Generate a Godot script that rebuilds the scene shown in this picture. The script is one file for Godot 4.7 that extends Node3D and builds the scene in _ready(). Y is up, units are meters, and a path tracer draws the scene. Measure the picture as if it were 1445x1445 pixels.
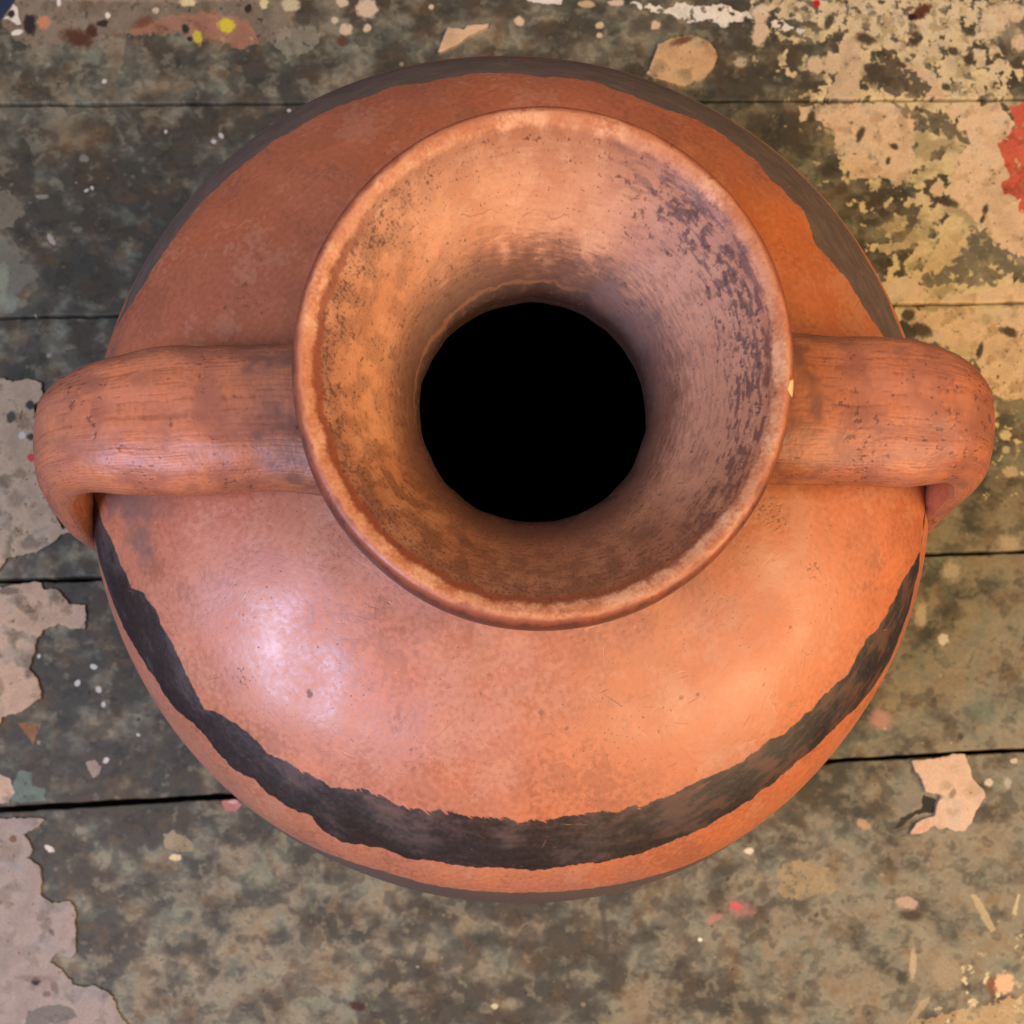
extends Node3D
# Terracotta two-handled jar seen from straight above on a paint-stained plank bench.
# World: y up, metres. The jar's axis is the y axis, the bench top is y = 0, the jar's rim is at y = H.

const H := 0.330                    # height of the jar
const EYE := Vector3(-0.0425, 0.724, 0.1676)
const FOCAL := 1556.0               # in drafting units (1445 to the picture's side)
const UNIT := 0.724 / 1556.0        # one drafting unit on the bench top, in metres
const BENCH0 := -120.0              # the bench texture starts here, in drafting units
const BENCH_SPAN := 1700.0
const BENCH_TEX := 2048
const BODY_TEX := 2048
const BODY_REACH := 0.30            # metres of arc that the body texture holds from its centre
const MOUTH_TEX := 1280
const MOUTH_REACH := 0.132

var bench_rgb := PackedByteArray()
var bench_height := PackedByteArray()
var noises := {}


func _ready() -> void:
	# ---- camera: looks straight down, with a shifted lens
	var cam := Camera3D.new()
	cam.name = "camera"
	cam.projection = Camera3D.PROJECTION_FRUSTUM
	cam.near = 0.05
	cam.far = 20.0
	cam.size = 0.05 * 1445.0 / FOCAL
	cam.frustum_offset = Vector2(122.5, 457.5) / FOCAL * 0.05
	cam.position = EYE
	cam.rotation_degrees = Vector3(-90, 0, 0)
	var lens := CameraAttributesPhysical.new()       # a phone's small lens: the bench is a little out of focus
	lens.frustum_focal_length = 4.0
	lens.exposure_aperture = 1.5
	lens.frustum_focus_distance = 0.455
	lens.frustum_near = 0.05
	lens.frustum_far = 20.0
	cam.attributes = lens
	add_child(cam)
	cam.current = true
	# ---- the room's dim light
	var env := Environment.new()
	env.background_mode = Environment.BG_COLOR
	env.background_color = Color(0.80, 0.75, 0.69)
	env.background_energy_multiplier = 0.25
	env.tonemap_mode = Environment.TONE_MAPPER_LINEAR
	env.tonemap_exposure = 0.96
	env.sdfgi_enabled = true
	env.ssao_enabled = true
	env.ssil_enabled = true
	var we := WorldEnvironment.new()
	we.name = "environment"
	we.environment = env
	add_child(we)
	# ---- a window on the left, cool; a lamp on the right, warm
	area_light("window_light", Vector3(-1.05, 1.42, 0.62), Vector3(-0.09, 0.25, 0.09), Vector2(0.68, 0.84), Color(0.79, 0.83, 1.0), 3.2)
	area_light("lamp_light", Vector3(1.45, 1.55, 0.74), Vector3(0.0, 0.15, 0.0), Vector2(1.7, 1.7), Color(1.0, 0.835, 0.64), 5.9)
	# ---- the setting, the bench, the jar
	build_floor()
	paint_bench()
	build_bench()
	build_jar()


func area_light(called: String, at: Vector3, to: Vector3, size: Vector2, c: Color, e: float) -> void:
	var l := AreaLight3D.new()
	l.name = called
	l.area_size = size
	l.area_normalize_energy = true
	l.light_color = c
	l.light_energy = e
	l.area_range = 6.0
	l.area_attenuation = 2.0
	l.shadow_enabled = true
	add_child(l)
	l.look_at_from_position(at, to, Vector3.UP)


# ------------------------------------------------------------------ helpers

func noise(key: int, freq: float, oct := 3, kind := FastNoiseLite.TYPE_SIMPLEX_SMOOTH) -> FastNoiseLite:
	var n := FastNoiseLite.new()
	n.noise_type = kind
	n.seed = key
	n.frequency = freq
	n.fractal_octaves = oct
	n.fractal_gain = 0.55
	if oct <= 1:
		n.fractal_type = FastNoiseLite.FRACTAL_NONE
	return n


func obj(called: String, m: Mesh, mat: Material, parent: Node = self) -> MeshInstance3D:
	var o := MeshInstance3D.new()
	o.name = called
	o.mesh = m
	o.material_override = mat
	parent.add_child(o, true)
	return o


func thing(called: String, label: String, category: String, at := Vector3.ZERO) -> Node3D:
	var o := Node3D.new()
	o.name = called
	o.position = at
	o.set_meta("label", label)
	o.set_meta("category", category)
	add_child(o, true)
	return o


func grid_mesh(pts: Array, uvs: Array, wrap: bool, flip := false, from := 0, to := -1) -> ArrayMesh:
	# pts: rows of PackedVector3Array of the same length; wrap joins the last column to the first
	var rows := pts.size()
	var cols: int = pts[0].size()
	var v := PackedVector3Array()
	var t := PackedVector2Array()
	for i in rows:
		v.append_array(pts[i])
		t.append_array(uvs[i])
	var nrm := PackedVector3Array()
	nrm.resize(v.size())
	var idx := PackedInt32Array()
	var last := cols if wrap else cols - 1
	for i in rows - 1:
		for j in last:
			var a := i * cols + j
			var b := i * cols + (j + 1) % cols
			var c := (i + 1) * cols + (j + 1) % cols
			var d := (i + 1) * cols + j
			var n := (v[c] - v[a]).cross(v[d] - v[b])
			if flip:
				n = -n
			if i >= from and (to < 0 or i < to):
				idx.append_array([a, b, c, a, c, d] if flip else [a, c, b, a, d, c])
			nrm[a] += n
			nrm[b] += n
			nrm[c] += n
			nrm[d] += n
	for k in nrm.size():
		nrm[k] = nrm[k].normalized()
	if from > 0 or to >= 0:                          # keep only the rows asked for, with the normals of the whole
		var first := from * cols
		var count := ((to if to >= 0 else rows - 1) - from + 1) * cols
		v = v.slice(first, first + count)
		nrm = nrm.slice(first, first + count)
		t = t.slice(first, first + count)
		for k in idx.size():
			idx[k] -= first
	var arr := []
	arr.resize(Mesh.ARRAY_MAX)
	arr[Mesh.ARRAY_VERTEX] = v
	arr[Mesh.ARRAY_NORMAL] = nrm
	arr[Mesh.ARRAY_TEX_UV] = t
	arr[Mesh.ARRAY_INDEX] = idx
	var m := ArrayMesh.new()
	m.add_surface_from_arrays(Mesh.PRIMITIVE_TRIANGLES, arr)
	return m


func curve(text: String, steps: int) -> PackedVector2Array:
	# a smooth line through "r,y" points given in millimetres
	var p := PackedVector2Array()
	for q in text.split(" ", false):
		var s := q.split(",")
		p.append(Vector2(float(s[0]), float(s[1])) * 0.001)
	var out := PackedVector2Array()
	for i in p.size() - 1:
		var a := p[i - 1] if i > 0 else p[0] * 2.0 - p[1]
		var b := p[i + 2] if i + 2 < p.size() else p[i + 1] * 2.0 - p[i]
		for k in steps:
			out.append(p[i].cubic_interpolate(p[i + 1], a, b, float(k) / steps))
	out.append(p[p.size() - 1])
	return out


func arcs(c: PackedVector2Array) -> PackedFloat32Array:
	var s := PackedFloat32Array()
	s.append(0.0)
	for i in range(1, c.size()):
		s.append(s[i - 1] + c[i].distance_to(c[i - 1]))
	return s


func edge_table(text: String, fallback_closed := true) -> PackedFloat32Array:
	# "degrees:mm" points, any order, to 720 values round the circle
	var list := []
	for q in text.split(" ", false):
		var s := q.split(":")
		list.append(Vector2(float(s[0]), float(s[1])))
	list.sort_custom(func(a, b): return a.x < b.x)
	var out := PackedFloat32Array()
	for k in 720:
		var d := k * 0.5
		var lo: Vector2 = list[list.size() - 1] - Vector2(360, 0)
		var hi: Vector2 = list[0] + Vector2(360, 0)
		for p in list:
			if p.x <= d:
				lo = p
			else:
				hi = p
				break
		out.append(lerpf(lo.y, hi.y, clampf((d - lo.x) / maxf(hi.x - lo.x, 0.01), 0, 1)) * 0.001)
	return out


func rows_to_image(size: int, rows: Array, format: Image.Format) -> Image:
	var all := PackedByteArray()
	for r in rows:
		all.append_array(r)
	return Image.create_from_data(size, rows.size(), false, format, all)


func run_rows(count: int, work: Callable) -> void:
	var id := WorkerThreadPool.add_group_task(work, count, -1, true)
	WorkerThreadPool.wait_for_group_task_completion(id)


func mixc(a: Vector3, b: Vector3, t: float) -> Vector3:
	return a + (b - a) * t


# ------------------------------------------------------------------ floor

func build_floor() -> void:
	var m := StandardMaterial3D.new()
	var n := NoiseTexture2D.new()
	n.noise = noise(31, 0.02, 4)
	n.width = 256
	n.height = 256
	n.seamless = true
	var g := Gradient.new()
	g.set_color(0, Color(0.20, 0.24, 0.34))
	g.set_color(1, Color(0.30, 0.35, 0.46))
	n.color_ramp = g
	m.albedo_texture = n
	m.uv1_triplanar = true
	m.uv1_scale = Vector3(1.5, 1.5, 1.5)
	m.roughness = 0.8
	var p := PlaneMesh.new()
	p.size = Vector2(6, 6)
	var o := obj("floor", p, m)
	o.position.y = -0.74
	o.set_meta("kind", "structure")
	o.set_meta("label", "dark slate blue floor far below the corner of the bench")


# ------------------------------------------------------------------ the bench's paint

func jag(text: String, amp := 3.0, step := 3.5) -> PackedVector2Array:
	var p := PackedVector2Array()
	for q in text.split(" ", false):
		var s := q.split(",")
		p.append(Vector2(float(s[0]), float(s[1])))
	var n: FastNoiseLite = noises.jag
	var out := PackedVector2Array()
	for i in p.size():
		var a := p[i]
		var b := p[(i + 1) % p.size()]
		var k := maxi(1, int(a.distance_to(b) / step))
		for j in k:
			var c := a.lerp(b, float(j) / k)
			out.append(c + Vector2(n.get_noise_2d(c.x, c.y), n.get_noise_2d(c.x + 311.0, c.y + 97.0)) * amp)
	return out


func put_texel(x: int, y: int, c: Vector3, a: float, h: float) -> void:
	if x < 0 or y < 0 or x >= BENCH_TEX or y >= BENCH_TEX:
		return
	var i := (y * BENCH_TEX + x) * 3
	bench_rgb[i] = clampi(int(lerpf(bench_rgb[i], c.x, a)), 0, 255)
	bench_rgb[i + 1] = clampi(int(lerpf(bench_rgb[i + 1], c.y, a)), 0, 255)
	bench_rgb[i + 2] = clampi(int(lerpf(bench_rgb[i + 2], c.z, a)), 0, 255)
	if h != 0.0:
		var k := y * BENCH_TEX + x
		bench_height[k] = clampi(int(bench_height[k] + h * a), 0, 255)


func patch(poly: PackedVector2Array, c: Vector3, alpha := 1.0, holes := 0.0, stain := 0.5, h := 30.0) -> void:
	# a coat of paint inside the outline; holes: how much of it has come off; stain: how dirty it is
	var s := BENCH_TEX / BENCH_SPAN
	var lo := 1e9
	var hi := -1e9
	for p in poly:
		lo = minf(lo, p.y)
		hi = maxf(hi, p.y)
	var chip: FastNoiseLite = noises.chip
	var dirt: FastNoiseLite = noises.dirt
	var fine: FastNoiseLite = noises.fine
	var speck: FastNoiseLite = noises.speck
	var broad: FastNoiseLite = noises.mid
	for y in range(maxi(0, int((lo - BENCH0) * s)), mini(BENCH_TEX - 1, int((hi - BENCH0) * s)) + 1):
		var py := (y + 0.5) / s + BENCH0
		var xs := []
		for i in poly.size():
			var a := poly[i]
			var b := poly[(i + 1) % poly.size()]
			if (a.y <= py) != (b.y <= py):
				xs.append(a.x + (py - a.y) / (b.y - a.y) * (b.x - a.x))
		xs.sort()
		for q in range(0, xs.size() - 1, 2):
			var x0: float = (xs[q] - BENCH0) * s
			var x1: float = (xs[q + 1] - BENCH0) * s
			for x in range(maxi(0, int(x0)), mini(BENCH_TEX - 1, int(x1)) + 1):
				var cover := clampf(minf(x + 1.0, x1) - maxf(x, x0), 0.0, 1.0)
				var px := (x + 0.5) / s + BENCH0
				if holes > 0.0:
					var k := chip.get_noise_2d(px, py) * 0.5 + 0.5
					cover *= smoothstep(holes - 0.035, holes + 0.035, k)
				if cover <= 0.0:
					continue
				var d := dirt.get_noise_2d(px, py)
				var f := fine.get_noise_2d(px, py)
				var b := broad.get_noise_2d(px, py)
				var col := c * (1.0 + 0.07 * f + 0.10 * d * stain + 0.16 * b)
				col = mixc(col, Vector3(col.x * 0.92, col.y * 0.95, col.z * 0.99), smoothstep(0.0, 0.4, b))
				cover *= 1.0 - 0.45 * stain * smoothstep(0.10, 0.5, b + 0.5 * d)
				var st := clampf((d - 0.12) * 2.2, 0.0, 0.6) * stain
				col = mixc(col, Vector3(c.x * 0.62, c.y * 0.58, c.z * 0.50), st)
				if speck.get_noise_2d(px, py) + 0.3 * d > 0.62 + 0.2 * (1.0 - stain):
					col = mixc(col, Vector3(78, 66, 52), 0.75)
				put_texel(x, y, col, cover * alpha, h + 14.0 * f)


func dab(x: float, y: float, rx: float, ry: float, c: Vector3, turn := 0.0, alpha := 1.0, soft := 0.22, h := 30.0) -> void:
	var s := BENCH_TEX / BENCH_SPAN
	var r := maxf(rx, ry) * 1.45
	var n: FastNoiseLite = noises.jag
	var f: FastNoiseLite = noises.fine
	var cs := cos(turn)
	var sn := sin(turn)
	for ty in range(int((y - r - BENCH0) * s), int((y + r - BENCH0) * s) + 1):
		for tx in range(int((x - r - BENCH0) * s), int((x + r - BENCH0) * s) + 1):
			var px := (tx + 0.5) / s + BENCH0
			var py := (ty + 0.5) / s + BENCH0
			var dx := (px - x) * cs + (py - y) * sn
			var dy := (py - y) * cs - (px - x) * sn
			var q := sqrt(dx * dx / (rx * rx) + dy * dy / (ry * ry)) + 0.34 * n.get_noise_2d(px * 1.3, py * 1.3)
			var a := (1.0 - smoothstep(1.0 - soft, 1.0 + soft, q)) * alpha
			if a > 0.01:
				put_texel(tx, ty, c * (1.0 + 0.09 * f.get_noise_2d(px, py)), a, h)


func paint_bench() -> void:
	noises = {
		"jag": noise(5, 0.085, 3), "chip": noise(6, 0.055, 4), "dirt": noise(7, 0.024, 4), "fine": noise(8, 0.22, 2), "speck": noise(9, 0.11, 2),
		"big": noise(11, 0.0065, 3), "mid": noise(12, 0.013, 4), "mid2": noise(13, 0.019, 3), "small": noise(14, 0.036, 4), "tiny": noise(15, 0.10, 2),
		"grain": noise(16, 0.3, 2), "tan": noise(17, 0.024, 4), "green": noise(18, 0.013, 3), "cream": noise(19, 0.034, 5), "rust": noise(20, 0.014, 3),
	}
	# how dark or light the grime lies, jar shade and lamplight painted in: centre x, y, radius, strength
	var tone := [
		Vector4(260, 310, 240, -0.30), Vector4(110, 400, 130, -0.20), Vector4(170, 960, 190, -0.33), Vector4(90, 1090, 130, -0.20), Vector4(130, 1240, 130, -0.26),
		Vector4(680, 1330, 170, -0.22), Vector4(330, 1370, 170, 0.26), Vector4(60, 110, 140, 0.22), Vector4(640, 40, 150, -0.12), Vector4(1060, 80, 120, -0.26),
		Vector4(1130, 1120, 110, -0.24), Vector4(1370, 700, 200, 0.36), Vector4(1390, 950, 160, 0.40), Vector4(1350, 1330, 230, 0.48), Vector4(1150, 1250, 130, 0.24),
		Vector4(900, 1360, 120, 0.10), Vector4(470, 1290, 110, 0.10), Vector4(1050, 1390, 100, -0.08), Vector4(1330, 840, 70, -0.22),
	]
	# how much pale paint is left: centre x, y, radius, strength
	var pale := [
		Vector4(1300, 40, 150, 0.34), Vector4(1420, 320, 130, 0.42), Vector4(1390, 480, 120, 0.34), Vector4(1240, 190, 90, 0.22), Vector4(1300, 400, 90, 0.20),
		Vector4(1130, 30, 90, 0.14), Vector4(1440, 1440, 120, 0.20), Vector4(1400, 640, 90, 0.08), Vector4(1370, 200, 120, 0.16),
	]
	var rgb_rows := []
	var h_rows := []
	rgb_rows.resize(BENCH_TEX)
	h_rows.resize(BENCH_TEX)
	var nb: FastNoiseLite = noises.big
	var nm: FastNoiseLite = noises.mid
	var nm2: FastNoiseLite = noises.mid2
	var ns: FastNoiseLite = noises.small
	var nt: FastNoiseLite = noises.tiny
	var ng: FastNoiseLite = noises.grain
	var nta: FastNoiseLite = noises.tan
	var ngr: FastNoiseLite = noises.green
	var ncr: FastNoiseLite = noises.cream
	var nru: FastNoiseLite = noises.rust
	var work := func(y: int) -> void:
		var out := PackedByteArray()
		var hh := PackedByteArray()
		out.resize(BENCH_TEX * 3)
		hh.resize(BENCH_TEX)
		var py := (y + 0.5) * BENCH_SPAN / BENCH_TEX + BENCH0
		var bias := 0.0
		var cover := 0.0
		for x in BENCH_TEX:
			var px := (x + 0.5) * BENCH_SPAN / BENCH_TEX + BENCH0
			if x % 8 == 0:
				bias = 0.0
				cover = 0.0
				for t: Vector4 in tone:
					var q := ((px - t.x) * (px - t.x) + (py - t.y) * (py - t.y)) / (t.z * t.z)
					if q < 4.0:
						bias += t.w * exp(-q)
				for t: Vector4 in pale:
					var q := ((px - t.x) * (px - t.x) + (py - t.y) * (py - t.y)) / (t.z * t.z)
					if q < 4.0:
						cover += t.w * exp(-q)
			var mid := nm.get_noise_2d(px * 0.8, py * 1.15)
			var small := ns.get_noise_2d(px * 0.75, py)
			var tiny := nt.get_noise_2d(px, py)
			var grain := ng.get_noise_2d(px * 0.45, py)
			var c := Vector3(80, 75, 66)
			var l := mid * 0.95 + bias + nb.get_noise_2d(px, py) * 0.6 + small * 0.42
			c = mixc(c, Vector3(112, 106, 93), smoothstep(-0.40, 0.12, l))
			c = mixc(c, Vector3(138, 131, 114), smoothstep(0.0, 0.5, l + small * 0.3))
			var g := ngr.get_noise_2d(px, py) + 0.2 * small
			c = mixc(c, Vector3(c.x * 0.91, c.y * 0.97, c.z * 0.99), smoothstep(0.0, 0.4, g))
			c = mixc(c, Vector3(c.x * 1.02, c.y * 0.96, c.z * 0.90), smoothstep(0.05, 0.45, -g))
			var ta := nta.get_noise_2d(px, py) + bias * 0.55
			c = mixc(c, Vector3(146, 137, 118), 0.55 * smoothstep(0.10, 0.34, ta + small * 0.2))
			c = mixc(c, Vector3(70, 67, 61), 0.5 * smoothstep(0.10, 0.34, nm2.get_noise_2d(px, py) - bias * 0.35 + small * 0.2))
			c = mixc(c, Vector3(118, 90, 64), 0.35 * smoothstep(0.30, 0.55, nru.get_noise_2d(px, py)))
			c = mixc(c, Vector3(56, 53, 47), 0.5 * smoothstep(0.16, 0.46, small - mid * 0.4))
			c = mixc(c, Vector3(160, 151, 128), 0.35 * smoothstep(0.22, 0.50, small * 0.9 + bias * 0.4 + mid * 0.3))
			var hgt := 90.0 + 26.0 * mid + 22.0 * small + 14.0 * tiny
			var k := ncr.get_noise_2d(px, py) * 0.55 * clampf(0.5 + cover * 6.0, 0.0, 1.0) + cover + tiny * 0.06
			if k > 0.2:
				var a := smoothstep(0.28, 0.345, k)
				var cr := mixc(Vector3(222, 204, 166), Vector3(180, 165, 132), smoothstep(-0.25, 0.4, mid + small * 0.6))
				c = mixc(c, cr, a)
				hgt += a * 30.0
			c.z *= 0.93
			var v := 1.0 + 0.05 * grain + 0.05 * tiny
			out[x * 3] = clampi(int(c.x * v), 0, 255)
			out[x * 3 + 1] = clampi(int(c.y * v), 0, 255)
			out[x * 3 + 2] = clampi(int(c.z * v), 0, 255)
			hh[x] = clampi(int(hgt + 12.0 * grain), 0, 255)
		rgb_rows[y] = out
		h_rows[y] = hh
	run_rows(BENCH_TEX, work)
	for r in rgb_rows:
		bench_rgb.append_array(r)
	for r in h_rows:
		bench_height.append_array(r)
	paint_marks()


const FLAKES := {
	# outline of each thick crust of old paint, in drafting units
	"left": "-60,536 0,535 20,540 45,536 60,541 62,560 48,575 55,600 60,640 80,680 95,705 100,720 80,730 90,748 100,742 104,752 88,756 70,772 50,780 30,785 10,790 0,808 -60,812",
	"left_low": "-60,832 0,829 25,826 40,823 60,822 62,832 80,832 90,841 98,852 120,855 123,868 120,888 100,888 85,881 62,890 55,900 50,920 42,945 55,960 60,975 58,985 45,995 40,1001 25,1008 5,1012 -8,1035 -60,1040",
	"corner": "-60,1156 0,1154 40,1155 64,1155 55,1167 35,1178 45,1190 46,1205 40,1210 58,1222 60,1240 58,1262 75,1275 90,1272 98,1271 107,1280 108,1310 108,1345 100,1352 80,1345 72,1357 90,1370 105,1388 115,1392 135,1390 155,1400 163,1412 168,1428 185,1450 190,1500 -60,1500",
	"right_low": "1285,1074 1325,1070 1342,1065 1360,1064 1366,1080 1370,1098 1385,1115 1389,1124 1378,1140 1370,1160 1360,1172 1346,1173 1335,1168 1322,1170 1318,1165 1300,1176 1282,1178 1292,1160 1318,1150 1320,1138 1326,1122 1305,1118 1298,1098 1288,1085",
	"round": "912,106 922,85 928,66 945,58 965,53 985,54 1004,66 1012,80 1006,98 995,112 965,126 940,118 918,112",
	"shard": "617,77 625,58 632,42 655,44 660,39 690,36 688,42 665,52 645,66 622,77",
}


func paint_marks() -> void:
	var cream := Vector3(214, 190, 154)
	var white := Vector3(238, 230, 206)
	var pink := Vector3(208, 172, 142)
	# smears along the far edge
	patch(jag("30,-40 420,-40 412,55 350,66 300,60 250,50 180,46 120,58 60,66 20,58 4,30", 9), Vector3(150, 130, 104), 0.75, 0.30, 0.7, 6)
	patch(jag("175,48 205,30 250,22 300,15 350,30 366,60 340,70 300,60 250,42 205,50", 7), Vector3(176, 124, 94), 0.8, 0.2, 0.6, 6)
	patch(jag("385,60 400,40 440,35 455,50 440,72 405,80", 8), Vector3(160, 152, 124), 0.7, 0.25, 0.5, 6)
	patch(jag("0,-40 420,-40 420,-4 250,4 60,0 0,0", 6), Vector3(164, 142, 114), 0.8, 0.3, 0.7, 6)
	dab(110, 54, 22, 12, Vector3(82, 46, 32), 0.3, 0.85, 0.5, 0)
	dab(130, 44, 8, 9, Vector3(70, 40, 28), 0.0, 0.85, 0.4, 0)
	dab(203, 31, 15, 7, Vector3(112, 66, 46), -0.4, 0.7, 0.5, 0)
	patch(jag("18,6 25,10 29,34 24,36 14,28 4,27 12,20", 2), white)
	dab(16, 20, 4, 6, Vector3(52, 46, 40))
	dab(24, 46, 9, 4, white, -0.3)
	dab(42, 35, 8, 15, Vector3(50, 44, 38), -0.1)
	dab(62, 32, 9, 9, Vector3(206, 140, 98))
	dab(145, 33, 8, 5, Vector3(56, 48, 40))
	dab(152, 22, 4, 4, white)
	dab(83, 3, 3, 6, white)
	dab(220, 15, 5, 4, Vector3(214, 190, 160))
	dab(320, 36, 12, 10, Vector3(218, 200, 62), 0.2, 1.0, 0.25)
	dab(279, 53, 6, 11, Vector3(206, 190, 66), -0.2, 1.0, 0.3)
	dab(265, 3, 11, 6, Vector3(226, 208, 150))
	dab(350, 12, 5, 6, Vector3(54, 48, 42), 0.5)
	dab(262, 41, 5, 7, Vector3(54, 48, 42), -0.4)
	dab(268, 55, 4, 3, Vector3(54, 48, 42))
	dab(372, 5, 6, 8, Vector3(222, 208, 150))
	dab(411, 7, 14, 9, Vector3(200, 190, 146))
	for q in [Vector3(518, 12, 15), Vector3(488, 42, 9), Vector3(483, 3, 8), Vector3(472, 29, 5), Vector3(518, 40, 6), Vector3(733, 30, 7), Vector3(925, 36, 7), Vector3(608, 10, 4), Vector3(846, 50, 4), Vector3(1176, 92, 14), Vector3(1404, 26, 20), Vector3(1432, 18, 14), Vector3(1151, 92, 13), Vector3(1440, 60, 12)]:
		dab(q.x, q.y, q.z, q.z * 0.95, cream)
	dab(483, 58, 8, 8, Vector3(104, 62, 46), 0, 0.8, 0.4)
	dab(570, 28, 15, 9, Vector3(146, 140, 116), 0.3, 0.7, 0.5)
	patch(jag(FLAKES.shard, 1.5), Vector3(222, 186, 142), 1.0, 0.0, 0.2)
	patch(jag("740,-6 795,-6 792,6 765,5 745,2", 2), Vector3(232, 224, 204), 1.0, 0.0, 0.1)
	patch(jag("888,3 925,8 940,12 960,3 985,10 1020,5 1040,15 1060,18 1062,26 1040,30 1020,40 1000,30 975,32 950,22 930,18 900,10", 5), white, 1.0, 0.36, 0.2)
	patch(jag("1088,30 1105,28 1118,38 1140,42 1130,48 1105,42 1090,40", 4), white, 1.0, 0.36, 0.2)
	dab(870, 4, 11, 5, cream)
	dab(828, 6, 12, 5, Vector3(196, 168, 124))
	dab(846, 36, 6, 5, Vector3(206, 190, 150))
	dab(1074, 20, 12, 14, cream, 0.4)
	dab(1072, 48, 11, 18, cream, 0.2)
	dab(1045, 88, 9, 7, Vector3(188, 176, 144))
	patch(jag(FLAKES.round, 2.0), Vector3(214, 176, 128), 1.0, 0.12, 0.55)
	dab(962, 60, 16, 5, Vector3(96, 62, 44), -0.3, 0.8, 0.5, 0)
	# the pale paint on the right
	patch(jag("1060,-40 1460,-40 1460,20 1420,25 1405,60 1425,92 1420,136 1330,138 1310,120 1285,105 1255,100 1250,70 1215,55 1180,45 1150,30 1090,25 1060,20", 7), Vector3(220, 202, 162), 1.0, 0.47, 0.8)
	patch(jag("1165,139 1178,110 1190,95 1180,60 1195,55 1212,62 1216,95 1212,120 1216,139", 4), cream, 1.0, 0.2, 0.5)
	patch(jag("1250,66 1275,88 1320,104 1330,138 1310,138 1285,108 1255,98", 4), Vector3(218, 190, 152), 1.0, 0.25, 0.4)
	patch(jag("1127,150 1180,147 1280,146 1290,170 1288,245 1272,258 1240,250 1200,254 1180,210 1175,185 1150,170 1130,172", 6), Vector3(232, 202, 162), 1.0, 0.22, 0.6)
	patch(jag("1332,148 1410,147 1430,170 1425,195 1460,215 1460,380 1420,362 1390,320 1360,300 1340,270 1345,235 1365,205 1350,170", 7), Vector3(232, 202, 162), 1.0, 0.24, 0.5)
	patch(jag("1330,330 1365,315 1366,345 1340,380 1300,395 1265,420 1245,425 1235,400 1270,395 1300,385", 5), Vector3(220, 196, 146), 1.0, 0.22, 0.5)
	patch(jag("1238,346 1285,340 1285,350 1240,358", 3), Vector3(208, 190, 146), 1.0, 0.2, 0.4)
	patch(jag("1250,398 1296,394 1312,420 1370,412 1410,405 1460,385 1460,427 1255,429", 6), Vector3(232, 202, 162), 1.0, 0.2, 0.5)
	patch(jag("1272,438 1460,433 1460,565 1410,560 1390,545 1378,500 1330,486 1300,478", 7), Vector3(232, 202, 162), 1.0, 0.28, 0.7)
	patch(jag("1360,345 1400,378 1445,400 1460,404 1460,372 1410,345 1372,312", 12), Vector3(104, 100, 84), 0.8, 0.34, 0.9, -14)
	patch(jag("1300,392 1340,378 1360,340 1372,330 1392,365 1420,385 1400,405 1340,400 1310,408", 13), Vector3(112, 107, 90), 0.8, 0.34, 0.9, -14)
	for q in [Vector4(1214, 190, 5, 11), Vector4(1262, 207, 6, 4), Vector4(1253, 227, 3, 6), Vector4(1292, 55, 8, 11), Vector4(1367, 45, 9, 6), Vector4(1345, 72, 8, 6), Vector4(1368, 83, 6, 10), Vector4(1222, 55, 14, 7), Vector4(1145, 165, 5, 9), Vector4(1390, 296, 4, 8), Vector4(1386, 310, 3, 6), Vector4(1335, 285, 17, 6), Vector4(1234, 105, 14, 16), Vector4(1300, 466, 15, 9), Vector4(1424, 468, 13, 6), Vector4(1383, 495, 4, 12), Vector4(1282, 445, 9, 10), Vector4(1170, 30, 6, 12), Vector4(1335, 123, 6, 5), Vector4(1272, 92, 7, 4)]:
		dab(q.x, q.y, q.z, q.w, Vector3(72, 64, 50), 0.3, 0.9, 0.35, -20)
	patch(jag("1240,75 1262,72 1270,100 1300,110 1312,138 1262,138 1238,122", 14), Vector3(88, 78, 64), 0.85, 0.30, 0.9, -14)
	patch(jag("1262,150 1300,152 1335,165 1360,185 1362,200 1330,190 1300,180 1290,170", 13), Vector3(98, 90, 72), 0.8, 0.34, 0.9, -14)
	dab(1300, 16, 15, 8, Vector3(84, 44, 26), -0.6, 0.9, 0.3)
	dab(1287, 24, 6, 5, Vector3(50, 26, 18))
	patch(jag("1460,143 1425,150 1432,180 1408,205 1415,225 1425,250 1412,258 1416,275 1440,280 1437,298 1460,302", 5), Vector3(212, 98, 74), 0.95, 0.26, 0.8)
	dab(1152, 5, 5, 6, Vector3(190, 36, 36))
	dab(1322, 267, 8, 8, Vector3(222, 190, 150))
	# left
	patch(jag("-60,325 15,335 25,350 30,370 50,380 55,392 35,402 25,415 28,430 18,442 -60,444", 5), Vector3(128, 124, 102), 0.9, 0.24, 0.5)
	dab(3, 400, 9, 26, Vector3(158, 164, 132), 0.1, 0.7, 0.5)
	dab(12, 428, 14, 12, Vector3(156, 162, 134), 0.1, 0.6, 0.5)
	patch(jag("-60,262 10,266 30,290 36,302 22,312 15,322 -60,325", 5), Vector3(134, 124, 100), 0.9, 0.26, 0.4)
	dab(72, 338, 4, 9, Vector3(176, 168, 152), -0.6)
	dab(119, 224, 7, 5, Vector3(140, 140, 124), 0, 0.9, 0.4)
	dab(60, 278, 10, 3, Vector3(146, 138, 120))
	dab(110, 190, 40, 22, Vector3(118, 88, 54), 0.2, 0.35, 0.6, 0)
	patch(jag(FLAKES.left, 3.0), Vector3(190, 164, 130), 1.0, 0.13, 0.9)
	dab(24, 706, 11, 12, Vector3(134, 118, 94), 0, 0.6, 0.4, 0)
	dab(45, 768, 14, 8, Vector3(112, 100, 80), 0, 0.6, 0.4, 0)
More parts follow.
